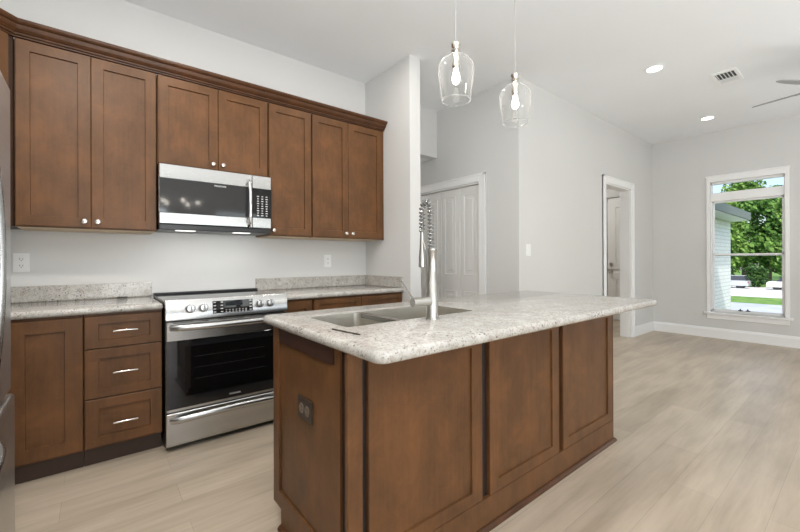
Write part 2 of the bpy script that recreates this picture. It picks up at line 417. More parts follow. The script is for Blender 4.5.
# window
wn = thing('window_1', 'white double-hung window with transom on the far wall', 'window', (6.9, -2.26, .385)); wn['kind'] = 'structure'
X0 = 6.843
b = MB()
cw = .045
b.box((X0-.02, W1, WZ0-.0), (X0, W1+cw, WZ1+.09), .004).box((X0-.02, W0-cw, WZ0), (X0, W0, WZ1+.09), .004).box((X0-.02, W0, WZ1), (X0, W1, WZ1+.09), .004)
b.box((X0-.03, W0-cw-.01, WZ1+.07), (X0, W1+cw+.01, WZ1+.095), .004)
b.build('casing', M['trim'], wn)
MB().box((X0-.05, W0-cw-.03, WZ0-.03), (X0+.05, W1+cw+.03, WZ0), .006).box((X0-.018, W0-cw, WZ0-.10), (X0, W1+cw, WZ0-.03), .004).build('sill', M['trim'], wn)
b = MB(); xa, xb = X0+.03, X0+.11
b.box((xa, W1-.012, WZ0), (xb, W1, WZ1)).box((xa, W0, WZ0), (xb, W0+.012, WZ1)).box((xa, W0, WZ1-.03), (xb, W1, WZ1)).box((xa, W0, WZ0), (xb, W1, WZ0+.02)).box((xa-.015, W0, 2.025), (xb, W1, 2.15), .004)
b.build('frame', M['trim'], wn)
def sash(z0, z1, x, nm):
    b = MB(); y0, y1 = W0+.0125, W1-.0125; s_ = .022
    b.box((x, y0, z0), (x+.03, y0+s_, z1), .003).box((x, y1-s_, z0), (x+.03, y1, z1), .003).box((x, y0, z0), (x+.03, y1, z0+s_+.005), .003).box((x, y0, z1-s_), (x+.03, y1, z1), .003)
    sh = b.build('sash', M['trim'], wn)
    MB().box((x+.012, y0+s_-.005, z0+s_), (x+.018, y1-s_+.005, z1-s_+.002)).build('pane', M['pane'], sh)
sash(1.215, 2.025, X0+.07, 'u'); sash(.405, 1.25, X0+.035, 'l')
MB().box((X0+.075, W0+.013, 2.15), (X0+.081, W1-.013, WZ1-.03)).build('pane', M['pane'], wn)
for yy in (-2.20, -2.28):
    MB().box((X0+.012, yy-.025, .425), (X0+.034, yy+.025, .437), .003).cyl((X0+.015, yy, .43), (X0+.005, yy, .455), .008).build('sash_lift', M['black'], wn)

# ------------------------------------------------------------------ wall cabinets
UB, UT, UF = 1.372, 2.459, -.31          # body bottom, top, body front; doors stand .02 proud
fU = lambda u, v, w_: (u, UF - w_, v)
def knob(parent, p, axis=(0, -1, 0)):
    return MB().lathe(p, [(.010, 0), (.008, .003), (.006, .010), (.009, .016), (.0155, .021), (.0165, .026), (.012, .031), (0, .033)], 18, axis).build('knob', M['nickel'], parent, True)
def wall_cabinet(x0, x1, z0, doors, label):
    t = thing('wall_cabinet', label, 'cabinet', ((x0+x1)/2, -.16, z0), 'brown wall cabinets')
    MB().box((x0+.001, UF, z0+.006), (x1-.001, -.003, UT), .001).build('body', M['wood'], t)
    MB().box((x0+.012, UF+.01, z0), (x1-.012, -.006, z0+.0055)).build('bottom_panel', M['maple'], t)
    for a, b_, kx in doors:
        d = MB().panel(fU, a, b_, z0+.012, UT-.004, .02).build('door', M['wood'], t)
        knob(d, (kx, UF-.02, z0+.05))
    return t
wall_cabinet(-.692, -.001, UB, [(-.686, -.3515, -.383), (-.3485, -.006, -.318)], 'tall two-door brown wall cabinet left of the microwave, above the left counter')
wall_cabinet(.001, .761, 1.838, [(.006, .3865, .350), (.3895, .756, .418)], 'short two-door brown wall cabinet directly above the microwave')
wall_cabinet(.764, 1.143, UB, [(.770, 1.138, .800)], 'narrow single-door brown wall cabinet just right of the microwave')
wall_cabinet(1.145, 1.905, UB, [(1.150, 1.5095, 1.480), (1.5125, 1.900, 1.548)], 'two-door brown wall cabinet at the right end beside the partition wall')
MB().box((1.9055, -.325, UB), (1.921, -.31, UT)).build('filler_strip', M['wood']).parent = None
fs = bpy.data.objects['filler_strip']; recenter(fs); tag(fs, 'thin brown filler between the last wall cabinet and partition wall', 'filler strip')
# diagonal corner wall cabinet
dg = thing('corner_wall_cabinet', 'diagonal brown corner wall cabinet at the far left edge above the refrigerator', 'cabinet', (-1.0, -.3, UB), 'brown wall cabinets')
poly = [(-1.305, -.004), (-.694, -.004), (-.694, -.31), (-1.0, -.605), (-1.305, -.605)]
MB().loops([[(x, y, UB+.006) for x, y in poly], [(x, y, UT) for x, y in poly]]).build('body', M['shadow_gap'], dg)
dv = Vector((-1.0+.694, -.605+.31, 0)); L = dv.length; dv.normalize(); nv = Vector((-dv.y, dv.x, 0)); nv = nv if nv.x > 0 else -nv
fD = lambda u, v, w_: Vector((-.694, -.31, v)) + dv*u + nv*(w_+.001)
dd = MB().panel(fD, .04, L-.01, UB+.012, UT-.004, .02).build('door', M['wood'], dg)
p = fD(.075, UB+.05, .02); knob(dd, p, nv)
# crown moulding
cp = [(-.02, 2.4596), (.004, 2.4596), (.006, 2.466), (.016, 2.470), (.018, 2.478), (.026, 2.482), (.038, 2.494), (.044, 2.506), (.046, 2.514), (.056, 2.518), (.063, 2.526), (.066, 2.532), (.066, 2.541), (-.02, 2.541)]
n2 = Vector((0, -1)); n1 = Vector((nv.x, nv.y)); mt = (n1 + n2); mt = mt / (1 + n1.dot(n2))
c0 = Vector((-.694, -.331)); c1 = c0 + Vector((dv.x, dv.y))*L
cr = MB().sweep([c1, c0, (1.921, -.331)], cp, [n1, mt, n2]).build('crown_moulding', M['wood_trim'])
recenter(cr); tag(cr, 'brown crown moulding running along the tops of the wall cabinets', 'moulding')

# ------------------------------------------------------------------ microwave
mw = thing('microwave', 'stainless over-the-range microwave with dark window and keypad', 'microwave', (.381, -.2, 1.388))
MB().box((.003, -.362, 1.392), (.759, -.004, 1.836), .003).build('body', M['black'], mw)
yb, yf = -.363, -.402
d = MB().box((.003, yf, 1.735), (.612, yb, 1.834), .004).box((.003, yf, 1.428), (.612, yb, 1.505), .004).box((.003, yf+.004, 1.505), (.02, yb, 1.735)).build('door', M['steel'], mw)
MB().box((.004, yf+.002, 1.505), (.611, yb, 1.735), .001).build('window', M['mwglass'], d)
pts = [(.585, yf-.002, 1.785), (.585, yf-.03, 1.765), (.585, yf-.042, 1.70), (.585, yf-.046, 1.61), (.585, yf-.042, 1.52), (.585, yf-.03, 1.455), (.585, yf-.002, 1.435)]
h = MB(); hp = []
for i in range(len(pts)-1):
    for k in range(4): hp.append(Vector(pts[i]).lerp(Vector(pts[i+1]), k/4))
hp.append(Vector(pts[-1])); h.tube(hp, .0125, 12).build('handle', M['chrome'], d, True)
cpn = MB().box((.614, yf, 1.428), (.759, yb, 1.834), .004).build('control_panel', M['steel'], mw)
MB().box((.6138, yf-.0012, 1.505), (.7592, yf+.002, 1.735), .0005).build('key_glass', M['blackglass'], cpn)
for c, xx in enumerate((.655, .688, .722)):
    k = MB()
    for r in range(9):
        wk = (.014, .017, .012)[(r*2+c) % 3]
        k.box((xx-wk/2, yf-.0022, 1.522+r*.0185), (xx+wk/2, yf-.0008, 1.5275+r*.0185))
    k.build('key_column', M['keys'], cpn)
MB().box((.003, yf+.012, 1.389), (.759, -.04, 1.4275), .004).build('vent_grille', M['black'], mw)
for xx in (.17, .55): MB().box((xx-.06, -.36, 1.3865), (xx+.06, -.30, 1.389)).build('cooktop_lamp', M['under'], mw)

def lettering(txt, loc, size, rot, m, parent, name='logo'):
    cu = bpy.data.curves.new(name, 'FONT'); cu.body = txt; cu.size = size; cu.extrude = .0004; cu.align_x = 'CENTER'; cu.align_y = 'CENTER'
    tmp = bpy.data.objects.new('t', cu); COL.objects.link(tmp)
    dg_ = bpy.context.evaluated_depsgraph_get(); me = bpy.data.meshes.new_from_object(tmp.evaluated_get(dg_))
    bpy.data.objects.remove(tmp); me.name = name; me.materials.clear(); me.materials.append(m)
    off = Vector((0, 0, 0)); p = parent
    while p: off += Vector(p.location); p = p.parent
    R = Matrix.Translation(Vector(loc) - off) @ rot
    me.transform(R); o = bpy.data.objects.new(name, me); COL.objects.link(o); o.parent = parent; return o
FRONT = Matrix.Rotation(PI/2, 4, 'X')
lettering('FRIGIDAIRE', (.385, yf+.0012, 1.718), .016, FRONT, M['keys'], d)

# ------------------------------------------------------------------ range
rg = thing('range', 'stainless slide-in electric range with black oven window', 'stove', (.381, -.35, 0))
MB().box((.004, -.655, .02), (.759, -.03, .905), .002).box((.02, -.60, 0), (.10, -.1, .02)).box((.66, -.60, 0), (.74, -.1, .02)).build('body', M['black'], rg)
ct = MB().box((.002, -.645, .906), (.761, -.025, .924), .004).build('cooktop', M['blackglass'], rg)
MB().box((.006, -.085, .9245), (.757, -.030, .938), .004, 2).build('rear_vent_trim', M['black'], rg)
ln = [(-.64, .927), (-.66, .935), (-.690, .932), (-.703, .918), (-.712, .815), (-.712, .808), (-.66, .806), (-.645, .85)]
cpn = MB().loops([[(.001, y, z) for y, z in ln], [(.762, y, z) for y, z in ln]]).build('control_panel', M['steel'], rg, True)
fy = lambda z: -.703 - (.918-z)*.0874
dsp = MB().loops([[(.262, fy(.912)-.001, .912), (.516, fy(.912)-.001, .912), (.516, fy(.832)-.001, .832), (.262, fy(.832)-.001, .832)], [(.262, fy(.912)+.003, .912), (.516, fy(.912)+.003, .912), (.516, fy(.832)+.003, .832), (.262, fy(.832)+.003, .832)]]).build('display', M['blackglass'], cpn)
def mark(k, x, z, a, b_): k.box((x-a/2, fy(z)-.0022, z-b_/2), (x+a/2, fy(z)-.0008, z+b_/2))
for xx in (.275, .318, .502):
    k = MB()
    for zz in (.903, .882, .861, .842): mark(k, xx, zz, .015, .005)
    k.build('key_column', M['keys'], dsp)
for zz in (.850, .838):
    k = MB()
    for i in range(7): mark(k, .345+i*.021, zz, .009, .004)
    k.build('key_row', M['keys'], dsp)
MB().box((.34, fy(.89)-.0022, .868), (.45, fy(.89)-.0005, .900)).build('readout', M['display'], dsp)
for xx in (.133, .208, .563, .635):
    kb = MB().lathe((xx, fy(.876)-.0005, .876), [(.029, 0), (.029, .004), (.025, .006), (.0235, .026), (.020, .030), (0, .031)], 24, (0, -1, .087)).build('knob', M['steel'], cpn, True)
    MB().box((xx-.003, fy(.876)-.040, .858), (xx+.003, fy(.876)-.026, .896), .001).build('grip', M['steel'], kb)
# oven door
od = MB().box((.003, -.700, .242), (.760, -.657, .800), .005).build('oven_door', M['steel'], rg)
dg2 = MB().box((.0028, -.7018, .262), (.7602, -.699, .682), .001).build('door_glass', M['blackglass'], od)
MB().box((.10, -.7022, .33), (.66, -.7005, .64), .0005).build('oven_window', M['ovenglass'], dg2)
for zz in (.43, .50, .57): MB().cyl((.16, -.7022, zz), (.60, -.7022, zz), .0016, n=6).build('rack', M['rack'], dg2)
lettering('FRIGIDAIRE', (.40, -.7022, .287), .014, FRONT, M['keys'], dg2)
MB().box((.04, -.7015, .788), (.15, -.699, .793)).box((.20, -.7015, .788), (.24, -.699, .793)).box((.30, -.7015, .788), (.46, -.699, .793)).box((.5, -.7015, .788), (.7, -.699, .793)).build('vent_slots', M['black'], od)
def bowbar(z, m, parent, name, z_sag=0):
    pts = []
    for i in range(25):
        t_ = i/24; x = .03 + .70*t_; s_ = math.sin(PI*t_)**.35 if 0 < t_ < 1 else 0
        pts.append((x, -.698 - .052*s_, z - z_sag*(2*t_-1)**2))
    b = MB(); b.tube(pts, .0135, 12)
    n_ = 12
    b.bm.verts.ensure_lookup_table()
    for i in range(25):
        for k in range(n_):
            v = b.bm.verts[i*n_+k]; v.co.z = pts[i][2] + (v.co.z - pts[i][2])*1.45
    return b.build(name, m, parent, True)
bowbar(.762, M['steel'], od, 'handle')
wd_ = MB().box((.003, -.700, .034), (.760, -.657, .236), .005).build('warming_drawer', M['steel'], rg)
bowbar(.212, M['steel'], wd_, 'handle', .018)

# ------------------------------------------------------------------ base cabinets
BF = -.605
fB = lambda u, v, w_: (u, BF - w_, v)
def pull(parent, x, z, y=BF-.02, half=.058):
    b = MB()
    for sx in (-1, 1): b.cyl((x+sx*half*.8, y+.001, z), (x+sx*half*.8, y-.026, z), .0045, n=10)
    b.tube([(x-half, y-.024, z-.002), (x-half*.6, y-.029, z+.001), (x, y-.031, z+.002), (x+half*.6, y-.029, z+.001), (x+half, y-.024, z-.002)], [.006, .0055, .005, .0055, .006], 10)
    return b.build('pull', M['nickel'], parent, True)
def base_cabinet(x0, x1, label):
    t = thing('base_cabinet', label, 'cabinet', ((x0+x1)/2, -.3, 0), 'brown base cabinets')
    MB().box((x0+.001, BF, .105), (x1-.001, -.004, .874), .001).build('body', M['wood'], t)
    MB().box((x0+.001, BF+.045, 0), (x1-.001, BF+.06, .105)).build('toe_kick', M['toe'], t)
    return t
t = base_cabinet(-.70, -.384, 'brown base cabinet with one tall door beside the refrigerator')
MB().panel(fB, -.694, -.387, .118, .862, .02, .075, .075, .07, .07).build('door', M['wood'], t)
t = base_cabinet(-.383, -.006, 'brown base cabinet with three stacked drawers left of the range')
for z0, z1, zh in ((.678, .862, .772), (.395, .672, .533), (.118, .389, .243)):
    d = MB().panel(fB, -.378, -.010, z0, z1, .02, .06, .06, .045 if z1-z0 < .2 else .055, .045 if z1-z0 < .2 else .055).build('drawer', M['wood'], t)
    pull(d, -.193, zh)
t = base_cabinet(.766, 1.006, 'narrow brown base cabinet with a single door right of the range')
d = MB().panel(fB, .771, 1.001, .118, .862, .02, .05, .05).build('door', M['wood'], t); knob(d, (.980, BF-.02, .715))
t = base_cabinet(1.012, 1.918, 'wide brown base cabinet with two drawers beside the partition wall')
for a, b_, xp in ((1.018, 1.458, 1.243), (1.462, 1.912, 1.70)):
    d = MB().panel(fB, a, b_, .690, .862, .02, .05, .05, .04, .04).build('drawer', M['wood'], t); pull(d, xp, .770)
    d = MB().panel(fB, a, b_, .118, .684, .02).build('door', M['wood'], t); knob(d, (b_-.03 if a < 1.2 else a+.03, BF-.02, .63))

# ------------------------------------------------------------------ granite worktops
def slab(outer, r, z0, z1, hole=None, hr=.03):
    x0, x1, y0, y1 = outer; rr = (z1-z0)/2; b = MB(); bm = b.bm; ls = []
    for k in range(7):
        a = -PI/2 + PI*k/6; ins = rr*(1-math.cos(a))*.75
        ls.append(rrect(x0+ins, x1-ins, y0+ins, y1-ins, max(r-ins, .002), (z0+z1)/2 + rr*math.sin(a)))
    rings = [[bm.verts.new(p) for p in L_] for L_ in ls]; n = len(rings[0])
    for A, B in zip(rings, rings[1:]):
        for k in range(n): bm.faces.new((A[k], A[(k+1) % n], B[(k+1) % n], B[k]))
    if not hole: bm.faces.new(rings[0]); bm.faces.new(rings[-1])
    else:
        hs = [[bm.verts.new(p) for p in rrect(*hole, hr, z)] for z in (z0, z1)]
        m_ = len(hs[0])
        for k in range(m_): bm.faces.new((hs[0][k], hs[0][(k+1) % m_], hs[1][(k+1) % m_], hs[1][k]))
        for R_, H in ((rings[0], hs[0]), (rings[-1], hs[1])):
            ed = []
            for LP in (R_, H):
                for k in range(len(LP)):
                    e = bm.edges.get((LP[k], LP[(k+1) % len(LP)])); ed.append(e)
            bmesh.ops.triangle_fill(bm, use_beauty=True, edges=ed)
    return b
o = slab((-1.304, -.004, -.645, -.004), .006, .876, .914).build('countertop', M['granite'], None, True); recenter(o)
tag(o, 'pale speckled granite countertop left of the range', 'countertop', 'granite countertops')
o = slab((.766, 1.920, -.645, -.004), .006, .876, .914).build('countertop', M['granite'], None, True); recenter(o)
tag(o, 'pale speckled granite countertop between the range and partition wall', 'countertop', 'granite countertops')
def bsp(a, b_, label):
    o = MB().box(a, b_, .003).build('backsplash', M['granite']); recenter(o); tag(o, label, 'backsplash', 'granite backsplashes')
bsp((-1.304, -.023, .9142), (-.002, -.003, 1.017), 'low granite backsplash behind the left counter by the outlet')
bsp((.763, -.023, .9142), (1.9, -.003, 1.017), 'low granite backsplash behind the right counter under the cabinets')
bsp((1.9005, -.64, .9142), (1.9205, -.003, 1.017), 'short granite side splash on the partition wall')
bx = MB().box((-.213, -.050, .9145), (-.150, -.030, .921), .002).build('dark_strip', M['dark']); recenter(bx)
tag(bx, 'short dark strip lying at the foot of the left backsplash', 'strip')

# ------------------------------------------------------------------ island
IX0, IX1, IY0, IY1 = .302, 2.285, -2.331, -1.672
isl = thing('kitchen_island', 'long brown panelled kitchen island base under a granite top', 'kitchen island', ((IX0+IX1)/2, -2.0, 0))
FP = IY0 + .02                       # carcass face behind the applied panels
side = [(FP, 0), (FP, .874), (IY1, .874), (IY1, .084), (IY1-.088, .084), (IY1-.088, 0)]
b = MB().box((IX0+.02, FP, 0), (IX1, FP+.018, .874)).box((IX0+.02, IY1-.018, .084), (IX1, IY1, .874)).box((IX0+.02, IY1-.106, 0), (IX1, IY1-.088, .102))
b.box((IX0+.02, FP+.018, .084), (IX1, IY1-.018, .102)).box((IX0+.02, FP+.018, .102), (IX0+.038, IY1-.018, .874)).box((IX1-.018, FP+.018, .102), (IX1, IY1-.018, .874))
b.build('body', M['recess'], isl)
fI = lambda u, v, w_: (u, FP - w_, v)
for a, b_ in ((.382, .973), (1.024, 1.613), (1.655, 2.282)):
    MB().panel(fI, a, b_, .134, .873, .02, .062, .068, .055, .07, .009).build('front_panel', M['wood'], isl)
MB().box((.302, IY0, .0), (2.284, FP-.0005, .133), .001).build('base_board', M['wood'], isl)
MB().box((.300, IY0, .134), (.358, FP-.0005, .873), .002).build('corner_post', M['wood'], isl)
# end panel (faces -X): stile on the kitchen side, deep bottom rail, toe-kick notch
ep = MB(); fe = lambda y, z, w_: (IX0+.019-w_, y, z)
ep.loops([[fe(y, z, 0) for y, z in ((-2.262, 0), (-2.262, .873), (IY1, .873), (IY1, .084), (IY1-.088, .084), (IY1-.088, 0))],
          [fe(y, z, .010) for y, z in ((-2.262, 0), (-2.262, .873), (IY1, .873), (IY1, .084), (IY1-.088, .084), (IY1-.088, 0))]])
ep.box((IX0, -1.735, .151), (IX0+.0095, IY1, .873), .0015)
ep.loops([[fe(y, z, w_) for y, z in ((-2.262, .002), (-2.262, .152), (IY1, .152), (IY1, .084), (IY1-.088, .084), (IY1-.088, .002))] for w_ in (.0095, .019)])
ep.build('end_panel', M['wood'], isl)
MB().box((IX0+.001, -2.226, .815), (IX0+.0095, -1.738, .873), .001).build('filler_strip', M['wood_dark'], isl)
qr = [(0, 0), (.018, 0), (.017, .008), (.012, .015), (.006, .019), (0, .02)]
MB().sweep([(IX0, IY1-.09), (IX0, IY0), (IX1, IY0), (IX1, IY1-.09)], qr, [(-1, 0), (-1, -1), (1, -1), (1, 0)]).build('shoe_moulding', M['wood_trim'], isl)
MB().box((IX1, IY0, .0), (IX1+.006, IY1, .873)).build('far_end_panel', M['wood'], isl)
it = slab((.286, 2.506, -2.527, -1.548), .045, .876, .914, (.43, 1.19, -2.11, -1.765)).build('island_countertop', M['granite'], None, True); recenter(it)
tag(it, 'large pale speckled granite island top with rounded corners and sink cutout', 'countertop', 'granite countertops')
# island outlet
ol = thing('outlet', 'dark bronze outlet on the end panel of the island', 'outlet', (IX0+.008, -1.997, .592))
MB().box((IX0+.0025, -2.062, .549), (IX0+.0085, -1.932, .637), .003).build('plate', M['bronze'], ol)
for yy in (-2.022, -1.972):
    r_ = MB().lathe((IX0+.0026, yy, .592), [(.020, 0), (.0195, .0025), (0, .0026)], 20, (-1, 0, 0)).build('receptacle', M['bronze2'], ol)
    MB().box((IX0-.0008, yy-.009, .599), (IX0+.0004, yy+.0, .602)).box((IX0-.0008, yy-.009, .583), (IX0+.0004, yy+.0, .586)).build('slots', M['slot'], r_)
# sink
sk_ = thing('sink', 'double-bowl stainless undermount sink set in the island', 'sink', (.81, -1.94, .66))
def bowl(x0, x1, y0, y1, zb, par):
    b = MB(); zt = .912
    b.loops([rrect(x0, x1, y0, y1, .03, zt), rrect(x0+.004, x1-.004, y0+.004, y1-.004, .03, zb+.03), rrect(x0+.03, x1-.03, y0+.03, y1-.03, .03, zb)], cap0=False)
    o_ = b.build('bowl', M['steel_sink'], par, True)
    MB().lathe(((x0+x1)/2, (y0+y1)/2, zb+.001), [(.045, 0), (.042, .003), (.03, .0015), (0, .001)], 20).build('drain', M['chrome'], o_, True)
bowl(.4315, .70, -2.1085, -1.7665, .70, sk_); bowl(.728, 1.1885, -2.1085, -1.7665, .70, sk_)
MB().box((.6995, -2.108, .86), (.7285, -1.767, .9125), .004, 2).build('divider', M['steel'], sk_)
# pen on the island
pn = MB().cyl((.362, -2.118, .9175), (.384, -2.275, .9175), .0026, n=8).build('stick', M['dark']); recenter(pn)
tag(pn, 'thin dark stick lying on the island top near the left sink bowl', 'stick')

# faucet
FX, FY = .832, -2.168
fc = thing('faucet', 'tall brushed nickel spring faucet standing beside the island sink', 'faucet', (FX, FY, .914))
MB().lathe((FX, FY, .9145), [(.029, 0), (.029, .006), (.0245, .008), (.0245, .16), (.020, .166), (.020, .30), (.0215, .302), (.0215, .31), (.015, .312)], 24).build('body', M['faucet'], fc, True)
lv = MB().cyl((FX-.015, FY, .993), (FX-.105, FY+.012, .993), .0205, n=24).build('handle', M['faucet'], fc, True)
MB().cyl((FX-.095, FY+.012, 1.0), (FX-.15, FY+.03, 1.085), .0028, n=8).build('lever', M['spring'], lv)
# spring hose: arch toward the sink
arch = [(FX, FY+.008, 1.20 + .02*i) for i in range(11)]
R_ = .022
for i in range(1, 13):
    a = PI*i/12; arch.append((FX - .012*i/12, FY + .008 + R_*(1-math.cos(a)), 1.40 + R_*1.7*math.sin(a)))
arch += [(FX-.012, FY+.008+2*R_, 1.40-.02*i) for i in range(1, 6)]
MB().tube(arch, .0075, 8).build('hose', M['hose'], fc, True)
av = [Vector(p_) for p_ in arch]
# resample & coil
ac = [0]
for a, b_ in zip(av, av[1:]): ac.append(ac[-1] + (b_-a).length)
def at_len(s_):
    for i in range(len(av)-1):
        if s_ <= ac[i+1] + 1e-9:
            t_ = (s_-ac[i])/max(1e-9, ac[i+1]-ac[i]); return av[i].lerp(av[i+1], t_), (av[i+1]-av[i]).normalized()
    return av[-1], (av[-1]-av[-2]).normalized()
coil = []; turns = 24; N = turns*9
for i in range(N+1):
    p_, d_ = at_len(ac[-1]*i/N); sx = Vector((1, 0, 0)); sx = (sx - d_*sx.dot(d_)).normalized(); sy = d_.cross(sx); a = 2*PI*turns*i/N
    coil.append(p_ + .0125*(math.cos(a)*sx + math.sin(a)*sy))
MB().tube(coil, .0028, 6).build('spring', M['spring'], fc, True)
wx, wy = FX-.012, FY+.008+2*R_
MB().lathe((wx, wy, 1.30), [(.009, 0), (.010, -.03), (.0125, -.08), (.015, -.10), (.0165, -.155), (.014, -.158)], 18).build('spray_head', M['faucet'], fc, True)
MB().tube([(FX, FY+.024, 1.02), (FX, FY+.030, 1.04), (FX-.014, FY+.030, 1.22), (FX-.014, wy-.012, 1.25), (FX-.013, wy-.006, 1.262)], .0045, 8).cyl((FX, FY+.024, .995), (FX, FY+.024, 1.03), .011, n=14).build('dock_arm', M['faucet'], fc, True)

# ------------------------------------------------------------------ wall plates
def plate_y(name, x, z, y, w_, h, label, cat, kind):
    t = thing(name, label, cat, (x, y, z), 'white wall plates')
    MB().box((x-w_/2, y-.006, z-h/2), (x+w_/2, y-.0005, z+h/2), .002).build('plate', M['plastic'], t)
    if kind == 'outlet':
        for dz in (-.021, .021):
            r_ = MB().box((x-.017, y-.0085, z+dz-.0145), (x+.017, y-.0055, z+dz+.0145), .003, 2).build('receptacle', M['plastic'], t)
            MB().box((x-.008, y-.0092, z+dz-.002), (x-.0055, y-.008, z+dz+.008)).box((x+.0055, y-.0092, z+dz-.002), (x+.008, y-.008, z+dz+.007)).cyl((x, y-.0092, z+dz-.008), (x, y-.008, z+dz-.008), .0028, n=8).build('slots', M['slot'], r_)
    else:
        MB().loops([[(x-.017, y-.0055, z-.033), (x+.017, y-.0055, z-.033), (x+.017, y-.0055, z+.033), (x-.017, y-.0055, z+.033)], [(x-.016, y-.008, z-.032), (x+.016, y-.008, z-.032), (x+.016, y-.0105, z+.032), (x-.016, y-.0105, z+.032)]]).build('rocker', M['plastic'], t)
plate_y('outlet', -.697, 1.168, 0, .078, .122, 'white outlet on the wall above the left counter', 'outlet', 'outlet')
plate_y('outlet', 1.467, 1.168, 0, .078, .122, 'white outlet on the wall above the right counter', 'outlet', 'outlet')
plate_y('light_switch', 3.232, 1.275, -1.112, .085, .128, 'white rocker light switch on the corner wall beyond the island', 'switch', 'switch')

# ------------------------------------------------------------------ refrigerator (on the left wall, seen edge-on)
RF = -.565
fr = thing('refrigerator', 'stainless refrigerator with curved bar handle at the left edge', 'refrigerator', (-.93, -1.95, 0))
ry0, ry1 = -2.385, -1.472
MB().box((-1.30, ry0+.005, .02), (RF-.06, ry1-.005, 1.79), .006).box((-1.25, ry0+.05, 0), (-.70, ry1-.05, .02)).build('body', M['fridge'], fr)
ym = (ry0+ry1)/2
def fdoor(a, b_, z0, z1): return MB().box((RF-.055, a, z0), (RF, b_, z1), .012, 3).build('door', M['fridge'], fr, True)
dl = fdoor(ry0, ym-.003, .72, 1.79); dr = fdoor(ym+.003, ry1, .72, 1.79)
dz = MB().box((RF-.055, ry0, .06), (RF+.009, ry1, .71), .012, 3).build('freezer_drawer', M['fridge'], fr, True)
for dd_, yy in ((dl, ym-.045), (dr, ym+.045)):
    pts = [(RF-.012 + .040*(1-((i-10)/10)**2)**.8, yy, 1.165 + .44*(i-10)/10) for i in range(21)]
    MB().tube(pts, .0135, 10).build('handle', M['steel'], dd_, True)
pts = [(RF-.004 + .026*(1-((i-10)/10)**2)**.6, ym + .20*(i-10)/10, .62) for i in range(21)]
MB().tube(pts, .0135, 10).build('handle', M['steel'], dz, True)

# ------------------------------------------------------------------ pendants
def pendant(x, y, zb, label):
    t = thing('pendant_light', label, 'pendant light', (x, y, zb), 'glass pendants over the island')
    MB().lathe((x, y, CH-.001), [(.06, 0), (.06, -.008), (.05, -.022), (.012, -.026)], 24).build('canopy', M['nickel'], t, True)
    MB().cyl((x, y, zb+.30), (x, y, CH-.02), .0017, n=8).build('cord', M['cord'], t)
    MB().lathe((x, y, zb+.245), [(.012, 0), (.016, .01), (.024, .018), (.016, .024), (.022, .034), (.026, .048), (.014, .052), (.008, .066)], 20).build('cap', M['nickel'], t, True)
    out = [(.018, .262), (.022, .245), (.030, .236), (.055, .224), (.078, .205), (.091, .180), (.094, .155), (.090, .115), (.083, .060), (.076, .012), (.0745, 0)]
    b = MB()
    rings = [[b.bm.verts.new((x + r*math.cos(2*PI*k/40), y + r*math.sin(2*PI*k/40), zb+h)) for k in range(40)] for r, h in out]
    for A, B in zip(rings, rings[1:]):
        for k in range(40): b.bm.faces.new((A[k], A[(k+1) % 40], B[(k+1) % 40], B[k]))
    sh = b.build('shade', M['glass'], t, True)
    ring = [(.0735+.0028*math.cos(2*PI*k/8), .0+.0028*math.sin(2*PI*k/8)) for k in range(8)]
    MB().lathe((x, y, zb), ring, 40, closed=True).build('rim', M['rim'], sh, True)
    MB().lathe((x, y, zb), [(.021, .245), (.021, .18), (.017, .172), (.013, .165)], 18).build('socket', M['nickel'], t, True)
    MB().lathe((x, y, zb), [(.012, .168), (.014, .15), (.019, .13), (.021, .112), (.017, .095), (.008, .085), (0, .083)], 20).build('bulb', M['bulb'], t, True)
    return t
pendant(1.140, -2.03, 2.007, 'clear glass pendant light nearer the microwave, hanging over the sink')
pendant(1.664, -2.03, 2.007, 'clear glass pendant light hanging in front of the hall corner, farther along the island')

# ------------------------------------------------------------------ ceiling things
def can(x, y, label):
    t = thing('recessed_light', label, 'ceiling light', (x, y, CH), 'recessed ceiling lights')
    MB().lathe((x, y, CH), [(.088, -.0005), (.088, -.004), (.068, -.009), (.063, -.004), (.063, -.0005)], 32, closed=True).build('trim_ring', M['trim'], t, True)
    MB().lathe((x, y, CH), [(.062, -.001), (.062, -.004), (0, -.0042)], 32).build('lens', M['can'], t)
can(3.99, -2.042, 'round recessed ceiling light nearer the kitchen island')
can(6.069, -2.007, 'round recessed ceiling light farther away near the window wall')
vt = thing('ceiling_vent', 'square white ceiling vent with dark slots', 'vent', (4.765, -2.45, CH))
x0, x1, y0, y1 = 4.575, 4.955, -2.555, -2.345
MB().box((x0, y0, CH-.012), (x1, y0+.03, CH-.0005), .003).box((x0, y1-.03, CH-.012), (x1, y1, CH-.0005), .003).box((x0, y0+.03, CH-.012), (x0+.05, y1-.03, CH-.0005), .003).box((x1-.05, y0+.03, CH-.012), (x1, y1-.03, CH-.0005), .003).build('frame', M['trim'], vt)
MB().box((x0+.05, y0+.03, CH-.003), (x1-.05, y1-.03, CH-.0008)).build('throat', M['vent_dark'], vt)
b = MB()
for i in range(5):
    yy = y0+.048+i*.0285; b.loops([[(x0+.05, yy, CH-.011), (x0+.05, yy+.004, CH-.011), (x0+.05, yy+.013, CH-.0035), (x0+.05, yy+.009, CH-.0035)], [(x1-.16, yy, CH-.011), (x1-.16, yy+.004, CH-.011), (x1-.16, yy+.013, CH-.0035), (x1-.16, yy+.009, CH-.0035)]])
for i in range(4):
    xx = x1-.15+i*.026; b.box((xx, y0+.03, CH-.011), (xx+.010, y1-.03, CH-.004))
b.build('louvres', M['trim'], vt)

